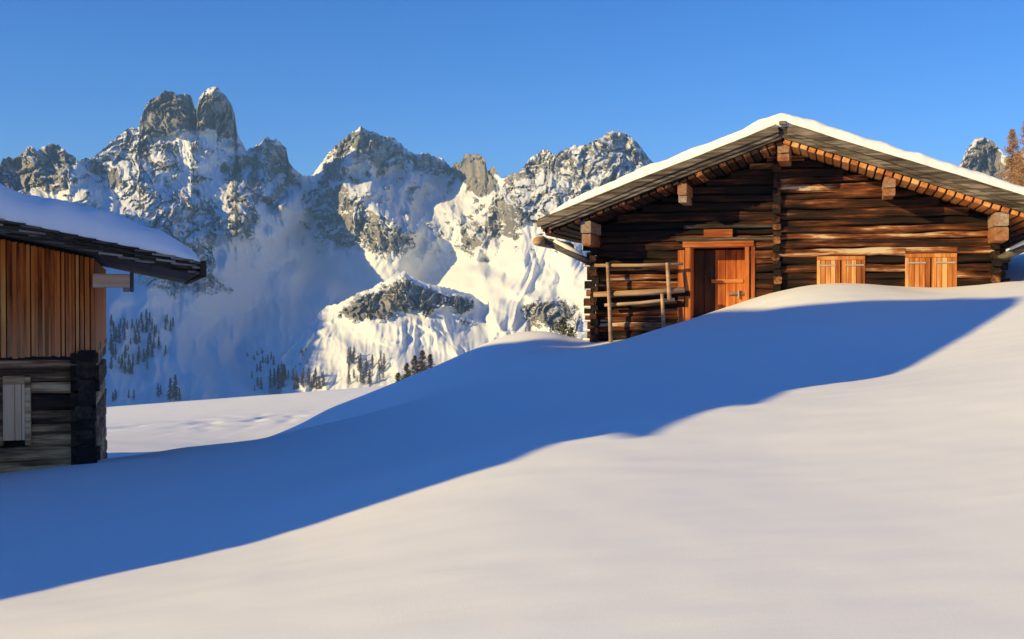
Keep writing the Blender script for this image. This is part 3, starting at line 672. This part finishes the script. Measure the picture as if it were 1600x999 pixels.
part('handle', M_iron, door, [(DX1 - .22, DX1 - .18, .48, .525, .12, .34)], .005)
part('latch', M_eave, door, [(DX1 - .45, DX1 - .02, .515, .54, .20, .27)], .005)
# shuttered windows
for (a, b, z0, z1) in wins:
    wn = empty('window', (0, 0, 0)); wn.parent = hut
    part('frame', M_shutter, wn, [(a, b, -.045, .15, z1 - .075, z1 + .02), (a, b, -.045, .15, z0 - .02, z0 + .07), (a, a + .085, -.042, .15, z0 + .07, z1 - .075), (b - .085, b, -.042, .15, z0 + .07, z1 - .075)])
    mid = (a + b) / 2
    for (s0, s1) in ((a + .09, mid - .012), (mid + .012, b - .09)):
        m = MB(); n = 4
        for k in range(n):
            ww = (s1 - s0) / n
            m.box(s0 + k * ww + .004, s0 + (k + 1) * ww - .004, -.035 + rnd.uniform(-.006, .006), .0, z0 + .075, z1 - .08, bev=.005)
        sh = m.build('shutter', M_shutter, wn)
        for zz in (z0 + .18, z1 - .22):
            part('hinge', M_iron, wn, [(s0 - .06 if s0 < mid - .1 else s0 + .1, s1 - .10 if s0 < mid - .1 else s1 + .06, -.056, -.044, zz, zz + .035)], .003)

# ---- pole fence by the door
fence = empty('pole_fence', (2.187, 28.65, 0), -TH, label='low pole fence of pale rails on thin posts left of the hut door', cat='fence')
FY = -.42
for (x0, x1, z0, z1) in ((.40, .50, -1.4, 1.04), (1.93, 1.98, .10, 1.02), (1.80, 1.86, -1.2, .24)):
    m = MB(); m.tube([(x1, FY, z0), ((x0 + x1) / 2 + .01, FY - .02, (z0 + z1) / 2), (x0, FY, z1)], [.055, .05, .045], 8, rnd=rnd, rough=.08); m.build('post', M_pale, fence, True)
for (x0, z0, x1, z1, r, yo) in ((.05, .97, 2.32, .99, .045, .06), (.02, .22, 2.35, .34, .075, .09), (.3, -.05, 2.1, .10, .05, .12)):
    m = MB(); m.tube([(x0, FY + yo, z0), (x0 * .5 + x1 * .5, FY + yo + .01, (z0 + z1) / 2 - .02), (x1, FY + yo, z1)], [r * .9, r, r * .85], 8, rnd=rnd, rough=.1); m.build('rail', M_pale, fence, True)

# ---- the barn on the left
barn = empty('wooden_barn', (-6.27, 16.5, 0), R(18.5), label='barn with upright brown boards over dark logs, thick snow on its roof', cat='barn')
BW = 7.6; BD = 5.8; BP = .21; BXR = -BW / 2
BZ = .69                                    # underside of the roof above the right corner
def bz(x): return BZ + BP * (abs(0 - BXR) - abs(x - BXR))
m = MB(); x = 0.0
while x > -BW:
    w_ = rnd.uniform(.06, .098)
    m.box(x - w_ + .012, x - .004, -.03 + rnd.uniform(-.014, .014), .02, -.80 + rnd.uniform(-.02, .02), bz(x - w_ / 2) - .02, bev=.006)
    if rnd.random() < .45: m.box(x - w_ - .014, x - w_ + .018, -.062, -.03, -.79, bz(x - w_) - .03, bev=.006)
    x -= w_
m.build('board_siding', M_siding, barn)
m = MB(); m.box(-BW, 0, .02, .10, -.9, BZ); m.add([(-BW, .06, BZ), (0, .06, BZ), (BXR, .06, bz(BXR))], [(0, 1, 2)]); m.build('gable_lining', M_dark, barn)
lw = MB(); br = log_rows(-3.3, -.86, .205)
WX0, WX1, WZ0, WZ1 = -1.27, -.975, -2.02, -1.19
for (zc, h) in br:
    segs = [(-BW, -.30)]
    if WZ0 - .1 < zc < WZ1 + .1: segs = [(-BW, WX0 - .05), (WX1 + .05, -.30)]
    for (a, b) in segs: lw.beam('x', a, b, .13 + rnd.uniform(-.03, .03), zc, .2, h * .97, rnd, wob=.014, seg=.2, rd=.36)
    lw.beam('y', .3, BD, -.12, zc + h / 2, .2, h * .97, rnd, seg=1.0); lw.beam('y', .3, BD, -BW + .1, zc + h / 2, .2, h * .97, rnd, seg=1.0)
lw.build('log_wall', M_barnlog, barn)
m = MB(); m.box(-BW + .1, -.12, .22, .3, -3.3, -.86); m.build('inner_lining', M_dark, barn)
m = MB()
for (zc, h) in br:
    m.beam('y', -.16 - rnd.uniform(0, .06), .35, -.13 + rnd.uniform(-.02, .02), zc + h * .3, .24, h * 1.0, rnd, wob=.008, seg=.2, rd=.25)
    m.beam('x', -.34, rnd.uniform(-.01, .07), -.02 , zc, .2, h * .95, rnd, wob=.008, seg=.15, rd=.3)
m.build('corner_log_ends', M_black, barn)
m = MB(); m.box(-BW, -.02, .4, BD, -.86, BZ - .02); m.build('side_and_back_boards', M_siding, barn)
sb = MB(); sb.beam('x', -BW, -.05, -.0, -.90, .14, .13, rnd, wob=.01); sb.build('sill_beam', M_barnlog, barn)
wn = empty('window', (0, 0, 0)); wn.parent = barn
part('frame', M_barnlog, wn, [(WX0 - .10, WX0, -.02, .16, WZ0 - .08, WZ1 + .1), (WX1, WX1 + .08, -.02, .16, WZ0 - .08, WZ1 + .1), (WX0 - .002, WX1 + .002, -.015, .16, WZ1 + .002, WZ1 + .12)])
m = MB()
for k, (a, b) in enumerate(((WX0, WX0 + .16), (WX0 + .165, WX0 + .25), (WX0 + .255, WX1))): m.box(a, b, -.03 - .006 * (k % 2), .02, WZ0, WZ1, bev=.006)
m.build('shutter', M_greyz, wn)
eb = MB(); eb.beam('x', -.02, .50, -.10, .34, .22, .21, rnd, wob=.006, seg=.3, rd=.14); eb.build('tie_beam', M_tie, barn)
ec = MB(); ec.box(.502, .555, -.22, .02, .17, .47, bev=.01); ec.box(.40, .50, -.20, .0, .17, .232, bev=.01); ec.build('beam_end_cap', M_eave, barn)
roofb = empty('roof', (0, 0, 0)); roofb.parent = barn
BE1 = 1.54; BE0 = -BW - 1.6; BY0 = -1.02; BY1 = BD + .15
def bslab(mb, zlo, zhi, ya, yb, e0, e1):
    p = []
    for y in (ya, yb):
        p += [(e0, y, bz(e0) + zlo), (BXR, y, bz(BXR) + zlo), (e1, y, bz(e1) + zlo), (e1, y, bz(e1) + zhi), (BXR, y, bz(BXR) + zhi), (e0, y, bz(e0) + zhi)]
    mb.add(p, [(0, 1, 4, 5), (1, 2, 3, 4), (7, 6, 11, 10), (8, 7, 10, 9), (0, 6, 7, 1), (1, 7, 8, 2), (5, 4, 10, 11), (4, 3, 9, 10), (0, 5, 11, 6), (2, 8, 9, 3)])
m = MB(); bslab(m, .03, .12, BY0 + .12, BY1, BE0, BE1 - .10); m.build('soffit_boards', M_eave, roofb)
# three overlapping courses of shingles: each shingle end shows as a small step at the verge
for c_, (zl, yo, st) in enumerate(((.06, .07, .0), (.135, .03, .11), (.205, .0, .05))):
    m = MB(); Ls = BE1 - BXR
    for s in (-1, 1):
        Lm = Ls if s > 0 else BXR - BE0
        t = st
        while t < Lm - .02:
            l = min(rnd.uniform(.20, .30), Lm - t); xx = BXR + s * (t + l / 2); zz = bz(xx) + zl
            b_ = MB(); b_.box(-l / 2 - .03, l / 2 + .03, BY0 + yo + rnd.uniform(-.012, .012), BY1, -.014, .016)
            xf(b_, Matrix.Translation((xx, 0, zz)) @ Matrix.Rotation(s * (math.atan(BP) - .10), 4, 'Y')); m.add(b_.v, b_.f); t += l
    m.build('shingle_course', M_eave, roofb)
m = MB(); bslab(m, .125, .215, BY0 + .10, BY1, BE0, BE1 - .02); m.build('roof_boards', M_eave, roofb)
m = MB(); m.box(BE1 - .06, BE1 + .03, BY0, BY1, bz(BE1) + .02, bz(BE1) + .25, bev=.01); m.build('eave_board', M_black, roofb)
roof_snow('snow_cover', BE0 + .03, BE1 - .05, BXR, bz(BXR) + .235, BP, BY0 + .03, BY1, .62, .85, 1.1, roofb, seed=40, thin=.62)

# ------------------------------------------------------------------ trees
def larch(seed, H, nbr, twigs, spread=.20, tw=.10, leafw=.012, droop=.25):
    r = random.Random(seed); tr = MB(); cr = MB()
    tr.tube([(0, 0, -.8), (r.uniform(-.01, .01) * H, 0, H * .35), (0, r.uniform(-.01, .01) * H, H * .7), (0, 0, H)], [H * .018, H * .013, H * .007, H * .0015], 6)
    for i in range(nbr):
        t = (i + r.random()) / nbr; z = H * (.10 + .90 * t ** .9); Lb = H * spread * (1 - t) ** .75 * r.uniform(.55, 1.15) + H * .012
        a = r.uniform(0, 6.283); dx, dy = math.cos(a), math.sin(a)
        dz = -droop * Lb * r.uniform(.2, 1) if t < .7 else Lb * .3
        b0 = Vector((0, 0, z)); b1 = Vector((dx * Lb, dy * Lb, z + dz)); side = Vector((-dy, dx, 0))
        th = leafw * H * .22
        cr.add([b0 + Vector((0, 0, th)), b0 - Vector((0, 0, th)), b1], [(0, 1, 2)])
        cr.add([b0 + side * th, b0 - side * th, b1], [(0, 1, 2)])
        for k in range(twigs):
            q = r.uniform(.15, 1); p = b0.lerp(b1, q); l = tw * H * (.35 + .65 * (1 - q * .6)) * r.uniform(.3, 1) * (1 - .5 * t)
            d_ = (side * r.uniform(-1, 1) + Vector((dx, dy, 0)) * r.uniform(-.2, .8) + Vector((0, 0, r.uniform(-.9, .6)))).normalized()
            wv = d_.cross(Vector((r.uniform(-1, 1), r.uniform(-1, 1), r.uniform(-1, 1)))).normalized() * leafw * H * r.uniform(.25, .6)
            e = p + d_ * l
            cr.add([p - wv * .4, p + wv * .4, e + wv * .25, e - wv * .25], [(0, 1, 2, 3)])
    return tr, cr
def tree(name, seed, H, loc, mt, mc, label, cat, group=None, rz=0, **k):
    t, c = larch(seed, H, **k); o = empty(name, loc, rz, label=label, cat=cat, group=group)
    t.build('trunk', M_bark, o); c.build('crown', mc, o); return o
def put(src, loc, s, rz, label, group):
    r_ = src.copy(); COL.objects.link(r_); r_.location = loc; r_.scale = (s * 1.0, s * 1.0, s); r_.rotation_euler = (0, 0, rz); r_['label'] = label; r_['group'] = group
    for ch in src.children:
        c_ = ch.copy(); COL.objects.link(c_); c_.parent = r_
    return r_
# larches behind the hut, seen over its right roof
for (px, top, Y, sd, lab, sp) in ((1582, 203, 58, 3, 'golden brown bare larch rising over the right end of the snowy roof', .17), (1606, 186, 55, 4, 'tall bare larch cut by the right edge of the photo, over the roof snow', .19),
                             (1592, 238, 64, 6, 'shorter bare larch between the two tall ones over the roof end', .17)):
    q = P(px, top, Y); g0 = gz(q[0], q[1])
    tree('larch_tree', sd, q[2] - g0, (q[0], q[1], g0), M_bark, M_twig, lab, 'larch', None, nbr=340, twigs=18, spread=sp * 1.15, tw=.07, leafw=.011)
# dark larches whose tops show over the near snow crest
for k, (px, top, Y, sd, lab, mt) in enumerate(((622, 583, 92, 11, 'low olive green conifer at the left foot of the clump behind the snow crest', M_needle), (636, 568, 95, 12, 'second olive conifer of the clump behind the snow crest', M_needle),
        (648, 556, 98, 13, 'middle conifer of the clump behind the snow crest, its tip against bright snow', M_needle), (660, 548, 100, 14, 'tallest dark bare larch in the clump behind the snow crest', M_twigc),
        (672, 554, 103, 15, 'bare larch at the right end of the clump behind the snow crest', M_twigc), (880, 496, 96, 16, 'small olive conifer beside the left corner of the log hut', M_needle), (893, 512, 92, 17, 'lowest conifer close against the left corner of the log hut', M_needle))):
    q = P(px, top, Y); g0 = gz(q[0], q[1]); H = max(3.5, q[2] - g0)
    tree('larch_tree' if mt is M_twigc else 'conifer', sd, H, (q[0], q[1], q[2] - H), M_bark, mt, lab, 'larch' if mt is M_twigc else 'conifer', None, nbr=170, twigs=16, spread=.34, tw=.12, leafw=.022)
# the tiny larches on the mountain slope
AX = np.c_[gA[0].ravel(), gA[1].ravel()]; AP = np.c_[gA[2].ravel(), gA[3].ravel(), gA[4].ravel()]
BX = np.c_[gB[0].ravel(), gB[1].ravel()]; BPp = np.c_[gB[2].ravel(), gB[3].ravel(), gB[4].ravel()]
def surf(px, py):
    i = ((AX - (px, py)) ** 2).sum(1).argmin(); a = AP[i]
    j = ((BX - (px, py)) ** 2).sum(1).argmin()
    if ((BX[j] - (px, py)) ** 2).sum() < 6 and BPp[j][1] < a[1]: a = BPp[j]
    return Vector(a)
protos = []
clusters = [  # x0, x1, y0, y1 (feet), number, height in m, group, label
 (172, 270, 500, 600, 95, 17, 'larches on the shaded slope right of the barn', 'tiny dark larch on the blue slope just right of the barn', 'diag'),
 (174, 212, 618, 632, 7, 13, 'larches at the foot of the barn side slope', 'tiny larch over the meadow beside the barn', None),
 (244, 252, 612, 626, 2, 16, 'pair of thin larches above the meadow', 'thin larch beside the broad tree above the meadow', None),
 (266, 284, 622, 628, 5, 26, 'broad dark larches above the meadow', 'broad dark larch at the upper meadow edge', None),
 (394, 408, 575, 612, 8, 15, 'steep line of larches left of the middle gully', 'tiny larch in the short steep line of trees', None),
 (384, 412, 548, 572, 5, 8, 'round shrubs above the steep larch line', 'tiny shrub above the steep line of larches', None),
 (422, 508, 590, 610, 44, 19, 'larches in the middle wood above the meadow', 'tiny bare larch in the middle wood above the meadow', None),
 (410, 435, 560, 572, 6, 13, 'small larches above the middle wood', 'tiny larch above the middle wood', None),
 (452, 490, 545, 580, 7, 7, 'shrubs scattered under the lit snow tip', 'tiny shrub under the sunlit snow tip', None),
 (542, 602, 560, 604, 34, 17, 'larches below the sunlit spur', 'tiny dark larch in the hollow below the sunlit rocky spur', None),
 (798, 832, 520, 526, 3, 11, 'small conifers above the snow hump', 'tiny conifer above the snow hump left of the hut', None),
]
tr = random.Random(9)
ORD = ['leftmost', 'second from the left', 'third from the left', 'fourth from the left', 'fifth from the left', 'sixth from the left', 'seventh from the left', 'rightmost']
for (x0, x1, y0, y1, n, H, grp, lab, md) in clusters:
    made = []
    for i in range(n):
        for _ in range(30):
            px = tr.uniform(x0, x1); py = tr.uniform(y0, y1)
            if md == 'diag':
                c_ = 505 + (px - 172) * .62
                if abs(py - (545 + (px - 220) * .15)) > 46 or (px > 245 and py > 558) or (px < 190 and py > 592): continue
            break
        q = surf(px, py)
        if i == 0:
            src = tree('larch_tree' if H > 10 else 'shrub', 100 + int(x0), 14.0, q, M_bark, M_twigd, lab, 'larch' if H > 10 else 'shrub', grp, nbr=70, twigs=9, spread=.17 if H > 10 else .5, tw=.14, leafw=.065)
            src.scale = (H / 14 * .8,) * 3; made.append(src)
        else: made.append(put(src, q, H / 14 * tr.uniform(.3, .85), tr.uniform(0, 6.28), lab, grp))
    if n <= 8:
        made.sort(key=lambda o: o.location.x / o.location.y)
        for k, o in enumerate(made): o['label'] = lab + ', ' + (ORD[k] if k < n - 1 else 'rightmost')

# ------------------------------------------------------------------ added knoll outside the view on the left, shaped to cast the slope's shadow
def on_ground(px, py):
    a, b = ray(px, py); Y = np.arange(2.5, 60, .05); z = ground(a * Y, Y); k = np.argmax(b * Y < z)
    return np.array([a * Y[k], Y[k], b * Y[k]])
KX = -27.0
def back(p):
    t = (p[0] - KX) / D[0]; q = p - t * D; return q[1], q[2]
near = [back(on_ground(*c)) for c in ((0, 941), (200, 893), (400, 848), (600, 785), (800, 722), (900, 684), (944, 657), (970, 643), (1014, 684), (1060, 661), (1100, 645), (1180, 621), (1226, 605), (1186, 632), (1240, 609), (1300, 600), (1400, 584), (1500, 530), (1590, 476))]
far = [back(on_ground(*c)) for c in ((1590, 464), (1500, 466), (1400, 469), (1300, 474), (1200, 484))]
far += [back(np.array(c)) for c in ((3.3, 28.3, -.15), (2.3, 28.6, -.3), P(880, 551, 27.4), P(830, 543, 27.8), P(740, 561, 28.8), P(620, 614, 28.6))]
prof = list(near)
tip = (max(near)[0] * .5 + min(far)[0] * .5, max(p_[1] for p_ in near) + .25)
pr_ = [p_ for p_ in prof if p_[0] < tip[0]] + [tip] + sorted([p_ for p_ in far if p_[0] > tip[0]])
pr_ = [(pr_[0][0] - 2.5, -1.0), (pr_[0][0] - 1.2, pr_[0][1] - 2.2)] + pr_ + [(pr_[-1][0] + 1.5, pr_[-1][1] - 3), (pr_[-1][0] + 3.5, -4.5)]
pr_ = [(pr_[0][0] - 1, -6.4)] + pr_ + [(pr_[-1][0] + 1, -6.4)]
pa = np.array(pr_); al = np.r_[0, np.cumsum(np.hypot(*np.diff(pa, axis=0).T))]; ts = np.unique(np.r_[al, np.arange(0, al[-1], .12)])
pb = pa.copy()
for k_ in range(2, len(pa) - 2):        # two small added cornices cut the notches in the shadow edge; kept short, not undercut
    if pa[k_, 0] < pa[k_ - 1, 0] and pa[k_ + 1, 0] > pa[k_, 0] and pa[k_, 0] < 4: pb[k_, 0] = pa[k_ - 1, 0] + .02
pyv = np.interp(ts, al, pa[:, 0]); pzv = np.interp(ts, al, pa[:, 1]); pyb = np.interp(ts, al, pb[:, 0])
sv = np.concatenate([np.linspace(-15, -1.5, 30), np.linspace(-1.4, 1.4, 29), np.linspace(1.5, 15, 30)])
YP, SV = np.meshgrid(pyv, sv); YB, _s = np.meshgrid(pyb, sv); YP = YB + (YP - YB) * np.exp(-(SV / .4) ** 2); pz, _s = np.meshgrid(pzv, sv)
hd = D[:2] / np.linalg.norm(D[:2])
s0 = 12.5 * (1 - sstep(0.5, 8, YP))
KXX = KX + (SV + s0) * hd[0]; KYY = YP + (SV + s0) * hd[1]
pz = np.maximum(pz - s0 * math.tan(R(SUN_EL)), -6.4)
kz = -6.5 + (pz + 6.5) * np.exp(-(SV / np.interp(YP, [0, 8], [3.2, 5.5])) ** 2) - .05 * (SV != 0)
link('shadow_hill', grid_mesh('shadow_hill', KXX, KYY, kz), M_snow, None, True, kind='structure')

# ------------------------------------------------------------------ air
hz = MB(); hz.box(-9500, 9500, -6500, 12500, -110, 385)
hm = bpy.data.materials.new('thin_air'); hm.use_nodes = True; hn = hm.node_tree; hn.nodes.clear()
ho = hn.nodes.new('ShaderNodeOutputMaterial'); hv = hn.nodes.new('ShaderNodeVolumePrincipled')
hv.inputs['Color'].default_value = (.30, .60, 1, 1); hv.inputs['Density'].default_value = 0.00016; hv.inputs['Anisotropy'].default_value = 0.0
hn.links.new(hv.outputs[0], ho.inputs['Volume'])
hz.build('haze', hm, kind='stuff')
